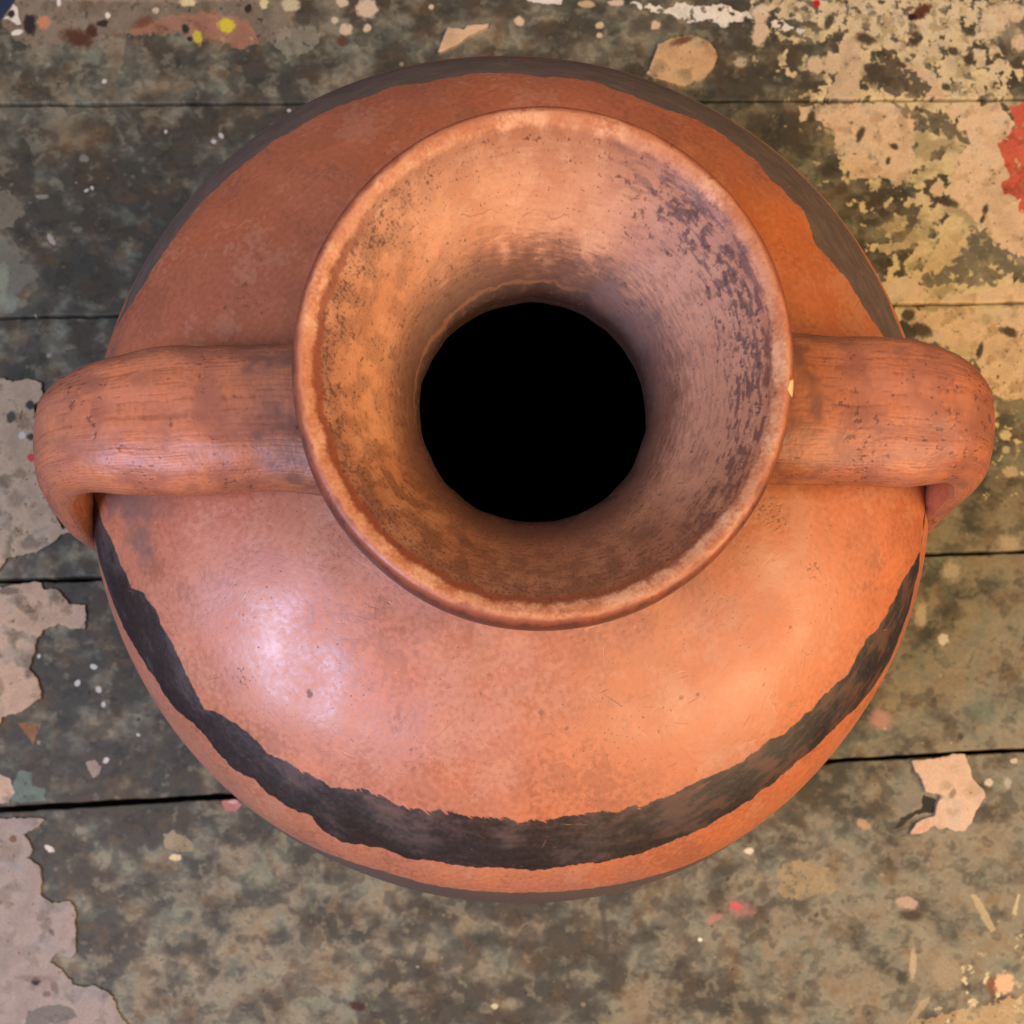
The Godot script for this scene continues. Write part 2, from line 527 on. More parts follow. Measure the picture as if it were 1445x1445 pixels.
	dab(46, 647, 6, 6, Vector3(206, 70, 72))
	dab(88, 716, 16, 10, Vector3(62, 50, 36), 0.4, 0.9, 0.4, -20)
	dab(44, 573, 6, 6, Vector3(66, 62, 52))
	dab(17, 590, 7, 8, Vector3(84, 78, 64))
	dab(45, 618, 6, 5, Vector3(66, 62, 54))
	dab(33, 616, 5, 5, Vector3(206, 194, 172))
	patch(jag(FLAKES.left_low, 3.0), Vector3(200, 168, 134), 1.0, 0.12, 0.8)
	dab(14, 835, 16, 5, Vector3(100, 88, 72), 0, 0.7, 0.4, 0)
	dab(45, 863, 8, 3, Vector3(110, 92, 72), 0, 0.7, 0.4, 0)
	patch(jag("24,1020 58,1020 47,1050", 2), Vector3(160, 112, 70), 0.85, 0.1, 0.5)
	patch(jag("14,1128 24,1088 44,1088 46,1110 62,1112 64,1130 30,1132", 4), Vector3(112, 130, 112), 0.85, 0.2, 0.5)
	patch(jag("-60,1085 0,1092 14,1098 20,1118 12,1132 -60,1136", 3), Vector3(196, 170, 140), 1.0, 0.15, 0.6)
	patch(jag(FLAKES.corner, 3.0), Vector3(160, 144, 127), 1.0, 0.12, 0.5)
	dab(52, 1384, 6, 5, Vector3(28, 20, 14), 0, 1.0, 0.5, -60)
	dab(52, 1380, 26, 4, Vector3(128, 108, 92), 0.05, 0.7, 0.5, -10)
	dab(78, 1392, 5, 9, Vector3(116, 94, 80), -0.3, 0.8, 0.4, -10)
	dab(68, 1402, 6, 4, Vector3(108, 84, 70), 0, 0.8, 0.4, -10)
	patch(jag("40,1428 75,1416 100,1420 110,1436 70,1446 36,1446", 4), Vector3(112, 106, 92), 0.9, 0.2, 0.5, -10)
	dab(20, 1184, 5, 5, Vector3(116, 88, 62))
	dab(68, 1302, 6, 9, Vector3(122, 108, 96), 0.4, 0.7, 0.4, -16)
	dab(74, 1314, 3, 6, Vector3(96, 82, 70), -0.6, 0.8, 0.4, -16)
	dab(116, 1258, 0.1, 0.1, cream)
	patch(jag("313,1130 328,1123 341,1136 330,1146 317,1144", 2), Vector3(204, 128, 116), 1.0, 0.0, 0.3)
	dab(328, 1131, 6, 4, Vector3(224, 176, 162), 0.3, 0.8)
	patch(jag("120,1075 134,1072 143,1082 140,1092 132,1098 124,1086", 2), Vector3(160, 142, 122), 1.0, 0.0, 0.4)
	patch(jag("228,1180 245,1172 270,1185 272,1200 250,1205 235,1195", 5), Vector3(166, 150, 112), 0.9, 0.2, 0.4)
	dab(248, 1210, 8, 5, Vector3(220, 202, 150))
	dab(70, 1198, 8, 4, Vector3(212, 204, 186), 0.5)
	for q in [Vector3(132, 941, 5), Vector3(109, 964, 5), Vector3(146, 994, 4), Vector3(139, 973, 5), Vector3(195, 1037, 3), Vector3(55, 926, 3), Vector3(150, 1073, 5), Vector3(234, 186, 3), Vector3(302, 200, 4), Vector3(312, 192, 4), Vector3(130, 265, 3), Vector3(122, 269, 3), Vector3(147, 115, 4), Vector3(408, 156, 3)]:
		dab(q.x, q.y, q.z, q.z * 0.8, Vector3(206, 200, 184), q.x)
	# right and near side
	patch(jag("1262,1123 1280,1126 1296,1121 1297,1134 1278,1152 1270,1142", 3), Vector3(136, 130, 112), 0.9, 0.1, 0.5)
	patch(jag("1270,1168 1290,1150 1318,1146 1320,1128 1302,1122 1300,1140 1270,1155 1262,1170", 3), Vector3(36, 32, 26), 0.9, 0.0, 0.4, -30)  # dark shadow along the flake edge, painted on the plank
	patch(jag(FLAKES.right_low, 2.0), Vector3(220, 188, 152), 1.0, 0.0, 0.35)
	dab(1300, 1168, 15, 5, Vector3(216, 160, 124), -0.5, 0.7, 0.4, 0)
	dab(1342, 1120, 4, 7, Vector3(140, 118, 92), 0.4, 0.8, 0.4, -20)
	dab(1334, 1108, 8, 6, Vector3(176, 150, 118), 0.4, 0.6, 0.5, -10)
	dab(1243, 1016, 15, 13, Vector3(196, 146, 132), 0.3, 0.85, 0.5)
	dab(1342, 806, 12, 15, Vector3(188, 176, 148), 0.2, 0.9, 0.5)
	dab(1331, 902, 8, 8, Vector3(214, 206, 180))
	dab(1300, 868, 8, 18, Vector3(196, 178, 146), 0.1, 0.9, 0.4)
	dab(1426, 666, 12, 8, Vector3(196, 176, 138))
	dab(1420, 635, 6, 5, Vector3(200, 186, 150))
	dab(1424, 766, 16, 11, Vector3(190, 174, 138), 0.1, 0.8, 0.5)
	dab(1380, 1004, 22, 14, Vector3(98, 116, 98), 0.1, 0.55, 0.5)
	dab(1395, 1104, 6, 6, Vector3(214, 196, 160))
	dab(1422, 1105, 5, 8, Vector3(176, 170, 148))
	dab(1431, 1074, 5, 4, Vector3(206, 190, 156))
	dab(1057, 1201, 7, 5, Vector3(230, 216, 186))
	dab(1045, 1283, 18, 11, Vector3(180, 124, 108), 0.2, 0.75, 0.5)
	dab(1038, 1278, 9, 5, Vector3(206, 96, 92), 0.4)
	dab(1008, 1296, 12, 5, Vector3(184, 124, 108), -0.4, 0.8, 0.4)
	dab(988, 1326, 3, 3, white)
	patch(jag("1369,1262 1378,1262 1395,1290 1405,1312 1398,1316 1385,1296", 1.5), Vector3(200, 180, 132), 0.8, 0.0, 0.4)
	patch(jag("1428,1290 1436,1262 1440,1262 1434,1292", 1.5), Vector3(196, 184, 138), 1.0, 0.0, 0.2)
	dab(1288, 1362, 5, 21, Vector3(190, 172, 134), 0.05, 0.9, 0.3)
	patch(jag("1278,1445 1300,1412 1312,1406 1312,1414 1296,1432 1288,1447", 2), Vector3(190, 168, 126), 0.8, 0.1, 0.5)
	dab(1402, 1390, 10, 13, Vector3(126, 84, 56), 0.1, 0.9, 0.3)  # shadow beside the cream disc, painted on
	dab(1417, 1388, 14, 15, Vector3(226, 184, 138))
	dab(1336, 1374, 20, 24, Vector3(160, 144, 112), -0.3, 0.9, 0.3)
	dab(1280, 1274, 16, 9, Vector3(186, 160, 134), 0.2)
	dab(1284, 1292, 15, 6, Vector3(64, 52, 38), 0.1, 0.8, 0.5, -10)
	dab(1273, 1379, 8, 9, Vector3(58, 56, 46), 0.1, 0.8, 0.4, -10)
	dab(1218, 1163, 12, 6, Vector3(196, 160, 116), 0.6, 0.85, 0.4)
	patch(jag("1230,1460 1320,1434 1460,1400 1460,1470", 8), Vector3(196, 168, 118), 0.85, 0.3, 0.6)
	patch(jag("1100,1222 1128,1212 1150,1218 1185,1236 1170,1262 1120,1270 1098,1262", 8), Vector3(172, 148, 104), 0.8, 0.36, 0.6)
	dab(505, 1420, 12, 6, Vector3(66, 38, 28), 0.2, 0.9, 0.4)
	dab(698, 1420, 5, 4, Vector3(206, 196, 150))
	dab(852, 1300, 4, 46, Vector3(76, 70, 60), -0.1, 0.6, 0.6, -10)
	dab(866, 1372, 4, 30, Vector3(70, 64, 56), 0.1, 0.6, 0.6, -10)
	# small splashes, everywhere
	var rng := RandomNumberGenerator.new()
	rng.seed = 77
	var tones := [Vector3(196, 184, 156), Vector3(172, 160, 132), Vector3(206, 180, 140), Vector3(58, 52, 44), Vector3(48, 42, 36), Vector3(146, 116, 92), Vector3(120, 124, 106)]
	for i in 700:
		var r := 0.9 + 3.2 * pow(rng.randf(), 3.0)
		dab(rng.randf_range(-60, 1520), rng.randf_range(-60, 1520), r, r * rng.randf_range(0.6, 1.0), tones[rng.randi() % tones.size()], rng.randf() * 3.0, rng.randf_range(0.3, 0.8), 0.4, 8)


# ------------------------------------------------------------------ the bench

func bench_point(p: Vector2, y := 0.0) -> Vector3:
	return Vector3(EYE.x + (p.x - 600.0) * UNIT, y, EYE.z + (p.y - 1180.0) * UNIT)


func bench_uv(p: Vector2) -> Vector2:
	return (p - Vector2(BENCH0, BENCH0)) / BENCH_SPAN


func build_bench() -> void:
	var m := StandardMaterial3D.new()
	m.resource_name = "painted_wood"
	m.albedo_texture = ImageTexture.create_from_image(Image.create_from_data(BENCH_TEX, BENCH_TEX, false, Image.FORMAT_RGB8, bench_rgb))
	m.heightmap_enabled = true
	m.heightmap_texture = ImageTexture.create_from_image(Image.create_from_data(BENCH_TEX, BENCH_TEX, false, Image.FORMAT_L8, bench_height))
	m.heightmap_scale = 0.06
	m.roughness = 0.62
	m.metallic_specular = 0.4
	m.texture_repeat = false
	var bench := thing("wooden_bench", "old plank bench top covered in worn, splashed and peeling paint under the clay jar", "table", Vector3(0, -0.74, 0))
	# the joints between the planks: y at x = 0 and at x = 1445, and how wide the gap is at each side
	var left := [-56.0, 148.0, 448.0, 820.0, 1142.0, 1545.0]
	var right := [-56.0, 140.0, 427.0, 778.0, 1058.0, 1545.0]
	var gap_left := [0.0, 3.8, 2.8, 6.0, 8.0, 0.0]
	var gap_right := [0.0, 3.0, 3.0, 4.5, 5.0, 0.0]
	var sheet := StandardMaterial3D.new()
	sheet.albedo_color = Color(0.24, 0.17, 0.11)
	sheet.roughness = 0.9
	var planks := []
	var wob := noise(41, 0.02, 3)
	for k in 5:
		var rows := []
		var uvs := []
		# cross-section from the far edge to the near edge: (how far in from the edge, in units; height in metres)
		var section := [Vector3(0, 0, -0.030), Vector3(0, 0, -0.0016), Vector3(0, 1.0, -0.0005), Vector3(0, 3.0, 0.0), Vector3(0.25, 0, 0.0), Vector3(0.5, 0, 0.0), Vector3(0.75, 0, 0.0), Vector3(1, -3.0, 0.0), Vector3(1, -1.0, -0.0005), Vector3(1, 0, -0.0016), Vector3(1, 0, -0.030), Vector3(0, 0, -0.030)]
		for s: Vector3 in section:
			var row := PackedVector3Array()
			var uv := PackedVector2Array()
			for i in 161:
				var x := lerpf(-44.0, 1545.0, i / 160.0)
				var t := x / 1445.0
				var y0 := lerpf(left[k], right[k], t) + 0.5 * lerpf(gap_left[k], gap_right[k], clampf(t, 0, 1)) + wob.get_noise_2d(x, k * 57.0) * 2.0
				var y1 := lerpf(left[k + 1], right[k + 1], t) - 0.5 * lerpf(gap_left[k + 1], gap_right[k + 1], clampf(t, 0, 1)) + wob.get_noise_2d(x, k * 57.0 + 23.0) * 2.0
				var p := Vector2(x, lerpf(y0, y1, s.x) + s.y)
				if k == 0:                       # the corner of the bench is cut off
					p.y = maxf(p.y, 30.0 - x * 1.364)
				row.append(bench_point(p, s.z + 0.74 + 0.0002 * sin(k * 2.1)))
				uv.append(bench_uv(Vector2(p.x, clampf(p.y, y0 + 1.0, y1 - 1.0))))
			rows.append(row)
			uvs.append(uv)
		var o := obj("plank", grid_mesh(rows, uvs, false, false), m, bench)
		planks.append(o)
	flake(planks[2], m, "left", 3.0, "grey-white crust of old paint by the left handle")
	flake(planks[3], m, "left_low", 3.0, "pinkish cream crust of old paint with ragged edge")
	flake(planks[4], m, "corner", 3.0, "large pinkish grey crust of old paint in the near left corner")
	flake(planks[4], m, "right_low", 2.0, "hook-shaped cream flake of paint beside the joint")
	flake(planks[0], m, "round", 2.0, "round cream drip of paint behind the jar")
	flake(planks[0], m, "shard", 1.5, "pointed cream shard of paint behind the jar")
	var bm := BoxMesh.new()
	bm.size = Vector3(0.06, 0.03, 0.70)
	for x in [0.06, 0.70]:
		var b := obj("batten", bm, sheet, bench)
		b.position = Vector3(EYE.x - 0.28 + x, 0.74 - 0.0502, EYE.z - 0.2)
	var um := BoxMesh.new()
	um.size = Vector3(0.73, 0.004, 0.70)
	var under := obj("dark_gap_sheet", um, sheet, bench)  # added unseen sheet that keeps the plank gaps dark
	under.position = Vector3(0.028, 0.7075, -0.04)
	sheet.albedo_color = Color(0.10, 0.075, 0.055)
	var lm := BoxMesh.new()
	lm.size = Vector3(0.05, 0.674, 0.05)
	for x in [0.06, 0.70]:
		for z in [-0.5, 0.1]:
			var b := obj("leg", lm, sheet, bench)
			b.position = Vector3(EYE.x - 0.28 + x, 0.337, EYE.z + z)


func flake(plank: MeshInstance3D, m: Material, which: String, amp: float, label: String) -> void:
	var p := jag(FLAKES[which], amp)
	if Geometry2D.is_polygon_clockwise(p):
		p.reverse()
	var tri := Geometry2D.triangulate_polygon(p)
	if tri.is_empty():
		return
	var st := SurfaceTool.new()
	st.begin(Mesh.PRIMITIVE_TRIANGLES)
	st.set_smooth_group(-1)
	var lift := 0.7420
	for i in range(0, tri.size(), 3):
		var q := [p[tri[i]], p[tri[i + 1]], p[tri[i + 2]]]
		var turn: float = (q[1] - q[0]).cross(q[2] - q[0])
		for k in ([0, 1, 2] if turn > 0.0 else [0, 2, 1]):
			st.set_uv(bench_uv(q[k]))
			st.add_vertex(bench_point(q[k], lift))
	var n := p.size()
	for i in n:
		var a := p[i]
		var b := p[(i + 1) % n]
		var mid := (a + b) * 0.5
		var out := Vector2(b.y - a.y, a.x - b.x).normalized()
		if Geometry2D.is_point_in_polygon(mid + out * 0.4, p):
			out = -out
		var c := [bench_point(a, lift), bench_point(b, lift), bench_point(b + out * 0.7, 0.7396), bench_point(a + out * 0.7, 0.7396)]
		var w := [bench_uv(a), bench_uv(b), bench_uv(b), bench_uv(a)]
		var nn: Vector3 = (c[1] - c[0]).cross(c[2] - c[0])
		var outward := bench_point(mid + out, 0.0) - bench_point(mid, 0.0)
		for k in ([0, 2, 1, 0, 3, 2] if nn.dot(outward) > 0.0 else [0, 1, 2, 0, 2, 3]):
			st.set_uv(w[k])
			st.add_vertex(c[k])
	st.generate_normals()
	var o := obj("paint_flake", st.commit(), m, plank)
	o.set_meta("label", label)


# ------------------------------------------------------------------ the jar

const BODY_LINE := "58,44 60,50 68,56.5 85,60.5 105,64 125,69 145,76.5 165,88 182,102 194,119 200.5,138 201.5,156 197,180 183,210 155,245 115,280 85,300 75,318 76,330"
const MOUTH_LINE := "0,309 66,302 104,270 167,203 179,155 168,126 140,97 96,78 62,62 50,53 46.2,48 45.4,43.5 44.8,39.5 45.4,36.2 48.8,31.6 54.5,25.6 61,19 67.5,12.6 73,7.9 77,5.1 80.5,3.1 83.2,1.5 85.4,0.4 87.2,0 89,0.6 90.3,2.6 90.9,6.0 90.8,9.8 89.4,12.6 85,16 76,22 67,31 61,38 57.6,45"
const MOUTH_THROAT := 0.028      # where the hollow begins on the mouth's texture, in metres from its centre
const BAND_IN := "170.1:147 164.8:143.3 162:141 160.3:135 156.7:132.7 154.5:133.3 150.6:132.4 145:134.7 141.5:139 140.3:135.4 137.7:130.6 132.6:129.6 130.2:132 128:128.4 125:127 122:127.6 117.8:126 114.2:120.3 110.4:121.3 106.7:121.6 102.7:118.6 94.7:117.4 87.5:117.6 81:116 76:117.4 65.3:117.3 60.2:117.3 53:121 49.8:120.8 43.5:125 38.7:126.5 33.2:130.3 27:129.5 24.9:134.5 20.9:135.5 16.6:139 13.5:145 11.5:150 5:150 352:134 341.5:124.3 336.7:117 332:114 325.8:108.5 323.3:110.2 319.8:115.4 313.2:113.5 308.6:117.2 299.7:119.6 293.7:115 286.3:116 281.8:119.7 274:118.6 268.7:120.6 262:122.8 256:121.2 251.4:125.3 247:124.7 241:127.6 235:128.7 224.4:134 214.8:137.3 208:142 203.5:146.5 198:166 180:166"
const BAND_OUT := "174:173 169.3:168 162.5:164.8 157:160.3 150:155.5 144.4:155 141:150.3 138.2:149.6 133.8:152.6 129.8:147.2 127:150 122:148.7 120:146 118.3:151.4 114.6:152.6 111:149 108.6:145.8 105.5:149 101:145.5 91.6:144.2 87.4:144.7 82:142 77:143.6 68:143 62.6:143.4 52:143 41.5:146.5 33:156 31.7:158.4 26:162 21.4:158 14:154 11.5:150 5:150 352:154 340.7:146 324.4:148 310.5:145 292.5:146 271:146 247:150 230:158 217.4:164 207:163 203.2:156 198:166 180:166"
const LOW_BAND := "40:196 60:178 70:170 77:167 87:164.5 95:166 102:168 107:167 112:171 121:180 130:186 150:196 200:200 300:200 20:200"


func jar_sway(y: float) -> float:
	return -0.0023 * smoothstep(0.05, 0.12, y)


func jar_bulge(a: float, r: float) -> float:
	# thrown and pulled by hand: the belly is not quite round
	var sum := 0.0
	for q: Vector3 in [Vector3(222, 42, 0.020), Vector3(180, 25, 0.002), Vector3(145, 26, -0.007), Vector3(110, 24, -0.013), Vector3(60, 20, 0.008), Vector3(22, 22, 0.009)]:
		var d := wrapf(rad_to_deg(a) - q.x, -180.0, 180.0) / q.y
		sum += q.z * exp(-d * d)
	return 1.0 + sum * clampf((r - 0.08) / 0.08, 0.0, 1.0)


func turned(line: PackedVector2Array, cols: int, shape: Callable, uv_of: Callable, flip := false, from := 0, to := -1) -> ArrayMesh:
	var rows := []
	var uvs := []
	for i in line.size():
		var row := PackedVector3Array()
		var uv := PackedVector2Array()
		for j in cols:
			var a := TAU * j / cols
			row.append(shape.call(line[i], a))
			uv.append(uv_of.call(i, a))
		rows.append(row)
		uvs.append(uv)
	return grid_mesh(rows, uvs, true, flip, from, to)


func build_jar() -> void:
	var jar := thing("clay_jar", "round terracotta jar with wide flared mouth, two strap handles and painted dark band", "jar")
	var rnd := noise(71, 1.0, 2)
	# outside of the body
	var line := curve(BODY_LINE, 9)
	var arc := arcs(line)
	var body_shape := func(p: Vector2, a: float) -> Vector3:
		var w := jar_bulge(a, p.x) + 0.0015 * rnd.get_noise_3d(cos(a) * 1.5, sin(a) * 1.5, p.y * 9.0) * smoothstep(0.06, 0.10, p.x)
		var dy := 0.0012 * rnd.get_noise_3d(cos(a) * 1.6, sin(a) * 1.6, p.x * 14.0 + 7.0)
		return Vector3(p.x * w * cos(a) + jar_sway(p.y), H - p.y - (dy if p.y < 0.3 else 0.0), p.x * w * sin(a))
	var body_uv := func(i: int, a: float) -> Vector2:
		var s := (arc[i] + 0.058) / (BODY_REACH + 0.03)
		return Vector2(0.5, 0.5) + Vector2(cos(a), sin(a)) * minf(s, 0.999) * 0.5
	obj("body", turned(line, 256, body_shape, body_uv, false), body_material(), jar)
	# mouth and rim: one line from the hollow inside, up the funnel, over the lip and down the neck
	var mouth_line := curve(MOUTH_LINE, 7)
	var marc := arcs(mouth_line)
	var cut := 0
	var groove := 0
	for i in mouth_line.size():
		if mouth_line[i].distance_to(Vector2(0.0462, 0.048)) < 0.0001:
			cut = i
		if mouth_line[i].distance_to(Vector2(0.0805, 0.0031)) < 0.0001:
			groove = i
	var oval := func(p: Vector2, a: float) -> Vector3:
		var k := smoothstep(0.048, 0.004, p.y)
		var r := p.x * (1.0 + 0.004 * rnd.get_noise_3d(cos(a) * 1.3, sin(a) * 1.3, 3.0 + p.y * 8.0))
		var t := smoothstep(0.026, 0.037, p.y) * smoothstep(0.058, 0.049, p.y)
		r *= 1.0 + t * (0.016 * rnd.get_noise_3d(cos(a) * 2.2, sin(a) * 2.2, 9.0))
		var dy := 0.0009 * rnd.get_noise_3d(cos(a) * 1.2, sin(a) * 1.2, 21.0) * k
		return Vector3(r * cos(a), H - p.y + dy, r * sin(a) * (1.0 + 0.034 * k) - 0.0012 * k)
	var mouth_uv := func(i: int, a: float) -> Vector2:
		var d := clampf(MOUTH_THROAT + marc[i] - marc[cut], 0.01, MOUTH_REACH * 0.999)
		return Vector2(0.5, 0.5) + Vector2(cos(a), sin(a)) * 0.5 * d / MOUTH_REACH
	var mouth := mouth_material(MOUTH_THROAT + marc[groove] - marc[cut])
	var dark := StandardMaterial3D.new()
	dark.albedo_color = Color(0.16, 0.12, 0.10) * 0.2  # near-black: the hollow's deep shade put into its colour
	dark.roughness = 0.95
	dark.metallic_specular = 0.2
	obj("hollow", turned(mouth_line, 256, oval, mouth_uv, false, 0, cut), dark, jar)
	obj("mouth", turned(mouth_line, 256, oval, mouth_uv, false, cut, groove), mouth, jar)
	obj("rim", turned(mouth_line, 256, oval, mouth_uv, false, groove, mouth_line.size() - 1), mouth, jar)
	# handles
	var hm := handle_material()
	obj("handle", handle_mesh(-1.0), hm, jar)
	obj("handle", handle_mesh(1.0), hm, jar)


func body_material() -> StandardMaterial3D:
	var size := BODY_TEX
	var b_in := edge_table(BAND_IN)
	var b_out := edge_table(BAND_OUT)
	var b_low := edge_table(LOW_BAND)
	var n_big := noise(101, 9.0, 4)
	var n_mid := noise(102, 28.0, 4)
	var n_fine := noise(103, 260.0, 3)
	var n_edge := noise(104, 120.0, 3)
	var n_turn := noise(105, 1.0, 4)
	var n_pit := noise(106, 520.0, 2)
	var n_where := noise(107, 16.0, 3)
	var n_patch := noise(108, 14.0, 3)
	# marks on the skin: degrees, mm from the neck, radius mm, strength; dark crumbs gather there
	var crumbs := [Vector4(140.5, 110.6, 5.5, 1.0), Vector4(17.8, 55, 7, 0.9), Vector4(19.5, 61, 4, 0.9), Vector4(24.2, 83.6, 4, 0.9), Vector4(206, 80, 6, 0.45), Vector4(107, 95, 9, 0.4), Vector4(150, 42, 14, 0.4), Vector4(131, 34, 12, 0.4)]
	var spots := [Vector4(130.4, 92.8, 2.2, 0.8), Vector4(87, 66, 1.8, 0.5), Vector4(82, 74, 1.2, 0.5), Vector4(59, 77, 1.4, 0.5), Vector4(56, 80, 1.2, 0.5), Vector4(35, 88, 1.0, 0.5), Vector4(100, 60, 1.0, 0.5), Vector4(110, 92, 1.0, 0.5), Vector4(45, 96, 1.0, 0.4), Vector4(262, 70, 1.6, 0.4), Vector4(300, 70, 1.6, 0.4), Vector4(209, 84, 1.6, 0.5), Vector4(204, 88, 1.1, 0.7), Vector4(205, 71, 0.8, 0.7)]
	var rgb_rows := []
	var h_rows := []
	var r_rows := []
	for a in [rgb_rows, h_rows, r_rows]:
		a.resize(size)
	var work := func(y: int) -> void:
		var out := PackedByteArray()
		var hh := PackedByteArray()
		var rr := PackedByteArray()
		out.resize(size * 3)
		hh.resize(size)
		rr.resize(size)
		var v := ((y + 0.5) / size - 0.5) * 2.0 * (BODY_REACH + 0.03)
		for x in size:
			var u := ((x + 0.5) / size - 0.5) * 2.0 * (BODY_REACH + 0.03)
			var rad := sqrt(u * u + v * v)
			var s := rad - 0.058
			if s < -0.004 or s > 0.30:
				out[x * 3] = 170
				out[x * 3 + 1] = 92
				out[x * 3 + 2] = 60
				rr[x] = 120
				hh[x] = 128
				continue
			var ang := atan2(v, u)
			var deg := fposmod(rad_to_deg(ang), 360.0)
			var ca2 := cos(ang)
			var sa2 := sin(ang)
			var big := n_big.get_noise_2d(u, v)
			var mid := n_mid.get_noise_2d(u, v)
			var fine := n_fine.get_noise_2d(u, v)
			var turn := n_turn.get_noise_2d(ang * 5.0, s * 520.0)        # the burnisher's strokes
			var wide := n_turn.get_noise_2d(ang * 3.0 + 50.0, s * 90.0)
			var c := mixc(Vector3(194, 118, 74), Vector3(182, 111, 76), smoothstep(-0.4, 0.5, big))
			c = mixc(c, Vector3(206, 132, 86), 0.40 * smoothstep(0.0, 0.7, mid + 0.3 * wide))
			c = mixc(c, Vector3(160, 94, 66), 0.42 * smoothstep(0.08, 0.7, n_where.get_noise_2d(u, v) + 0.25 * wide))
			c = mixc(c, Vector3(206, 108, 56), 0.42 * smoothstep(0.08, 0.6, n_patch.get_noise_2d(u + 3.0, v)))
			c = mixc(c, Vector3(194, 130, 106), 0.45 * smoothstep(85.0, 30.0, absf(wrapf(deg - 135.0, -180.0, 180.0)) + 40.0 * mid))  # window side: its cool light put in as a paler pink
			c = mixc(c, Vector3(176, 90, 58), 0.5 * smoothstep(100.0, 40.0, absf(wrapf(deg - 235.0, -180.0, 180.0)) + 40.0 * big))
			c = mixc(c, Vector3(208, 112, 58), 0.45 * smoothstep(75.0, 30.0, absf(wrapf(deg - 24.0, -180.0, 180.0)) + 40.0 * big) * smoothstep(0.05, 0.09, s))  # lamp side: warm light put in as a deeper orange
			var ox := u - cos(deg_to_rad(322.0)) * 0.156
			var oy := v - sin(deg_to_rad(322.0)) * 0.156
			c = mixc(c, Vector3(218, 112, 44), 0.55 * smoothstep(0.034, 0.010, sqrt(ox * ox + oy * oy) + 0.010 * mid))
			c *= 1.0 + 0.06 * fine + 0.010 * turn + 0.015 * wide + 0.04 * mid
			var dust := n_where.get_noise_2d(u * 0.8 + 5.0, v * 0.8) + 0.5 * n_edge.get_noise_2d(u * 0.6, v * 0.6) + 0.35 * fine
			c = mixc(c, Vector3(208, 156, 124), 0.26 * smoothstep(0.18, 0.55, dust))
			c = mixc(c, Vector3(140, 84, 60), 0.30 * smoothstep(0.22, 0.6, -dust))
			# darker round the neck, with a blue-grey scuff beside the left handle
			c = mixc(c, Vector3(126, 74, 56), 0.5 * smoothstep(0.040, 0.012, s + 0.012 * mid))
			var near_handle := smoothstep(15.0, 5.0, absf(wrapf(deg - 180.0, -180.0, 180.0)) + mid * 14.0)
			c = mixc(c, Vector3(104, 90, 88), 0.6 * near_handle * smoothstep(0.09, 0.13, s))
			var hgt := 128.0 + 18.0 * mid + 1.5 * turn + 9.0 * fine + 5.0 * wide
			var rough := 112.0 + 44.0 * mid + 3.0 * turn + 30.0 * fine
			# pits and crumbs
			var pit := n_pit.get_noise_2d(u, v)
			var need := 0.68 - 0.12 * n_where.get_noise_2d(u + 1.0, v)
			var dark := smoothstep(need, need + 0.06, pit) * 0.8
			for q: Vector4 in crumbs:
				var qa := deg_to_rad(q.x)
				var qr := q.y * 0.001 + 0.058
				var dx := u - cos(qa) * qr
				var dy := v - sin(qa) * qr
				var q2 := (dx * dx + dy * dy) / (q.z * q.z * 1e-6)
				if q2 < 1.6:
					var k := n_edge.get_noise_2d(u * 3.0, v * 3.0) + 0.3 * n_fine.get_noise_2d(u * 3.0, v * 3.0)
					dark = maxf(dark, q.w * 0.75 * smoothstep(0.24, 0.42, k) * smoothstep(1.5, 0.3, q2))
			for q: Vector4 in spots:
				var qa := deg_to_rad(q.x)
				var qr := q.y * 0.001 + 0.058
				var dx := u - cos(qa) * qr
				var dy := v - sin(qa) * qr
				var q2 := sqrt(dx * dx + dy * dy) / (q.z * 0.0008)
				if q2 < 1.8:
					dark = maxf(dark, q.w * smoothstep(1.2, 0.5, q2 + 0.5 * 1.2 * n_edge.get_noise_2d(u * 3.0, v * 3.0)))
			if dark > 0.0:
				c = mixc(c, Vector3(92, 64, 52), dark * 0.85)
				hgt -= 22.0 * dark
				rough += 50.0 * dark
			# the painted band
			var k0 := int(deg * 2.0) % 720
			var k1 := (k0 + 1) % 720
			var kf := deg * 2.0 - floorf(deg * 2.0)
			var e := n_edge.get_noise_2d(u, v)
			var strand := n_turn.get_noise_2d(ang * 34.0 + s * 330.0, s * 70.0 - ang * 2.0)
			var brush := smoothstep(44.0, 10.0, absf(deg - 96.0))          # the brush ran dry here and left hairs
			var lump := 0.0022 * n_mid.get_noise_2d(ca2 * 0.42, sa2 * 0.42)
			var lump2 := 0.0022 * n_mid.get_noise_2d(ca2 * 0.5 + 3.0, sa2 * 0.5)
			var si := lerpf(b_in[k0], b_in[k1], kf) + lump - 0.0006 + (0.0004 + 0.0005 * brush) * e + 0.006 * brush * maxf(0.0, strand - 0.18) - 0.0012 * brush
			var so := lerpf(b_out[k0], b_out[k1], kf) + lump2 + 0.0003 * e + 0.0018 * smoothstep(45.0, 20.0, absf(deg - 142.0))
			var band := smoothstep(si - 0.0004, si + 0.0005, s) * smoothstep(so + 0.0004, so - 0.0005, s)
			var sl := lerpf(b_low[k0], b_low[k1], kf) + 0.001 * e
			var low := smoothstep(sl - 0.0006, sl + 0.0008, s) * smoothstep(0.206, 0.200, s + 0.004 * mid)
			var ink := maxf(band, low * 0.9)
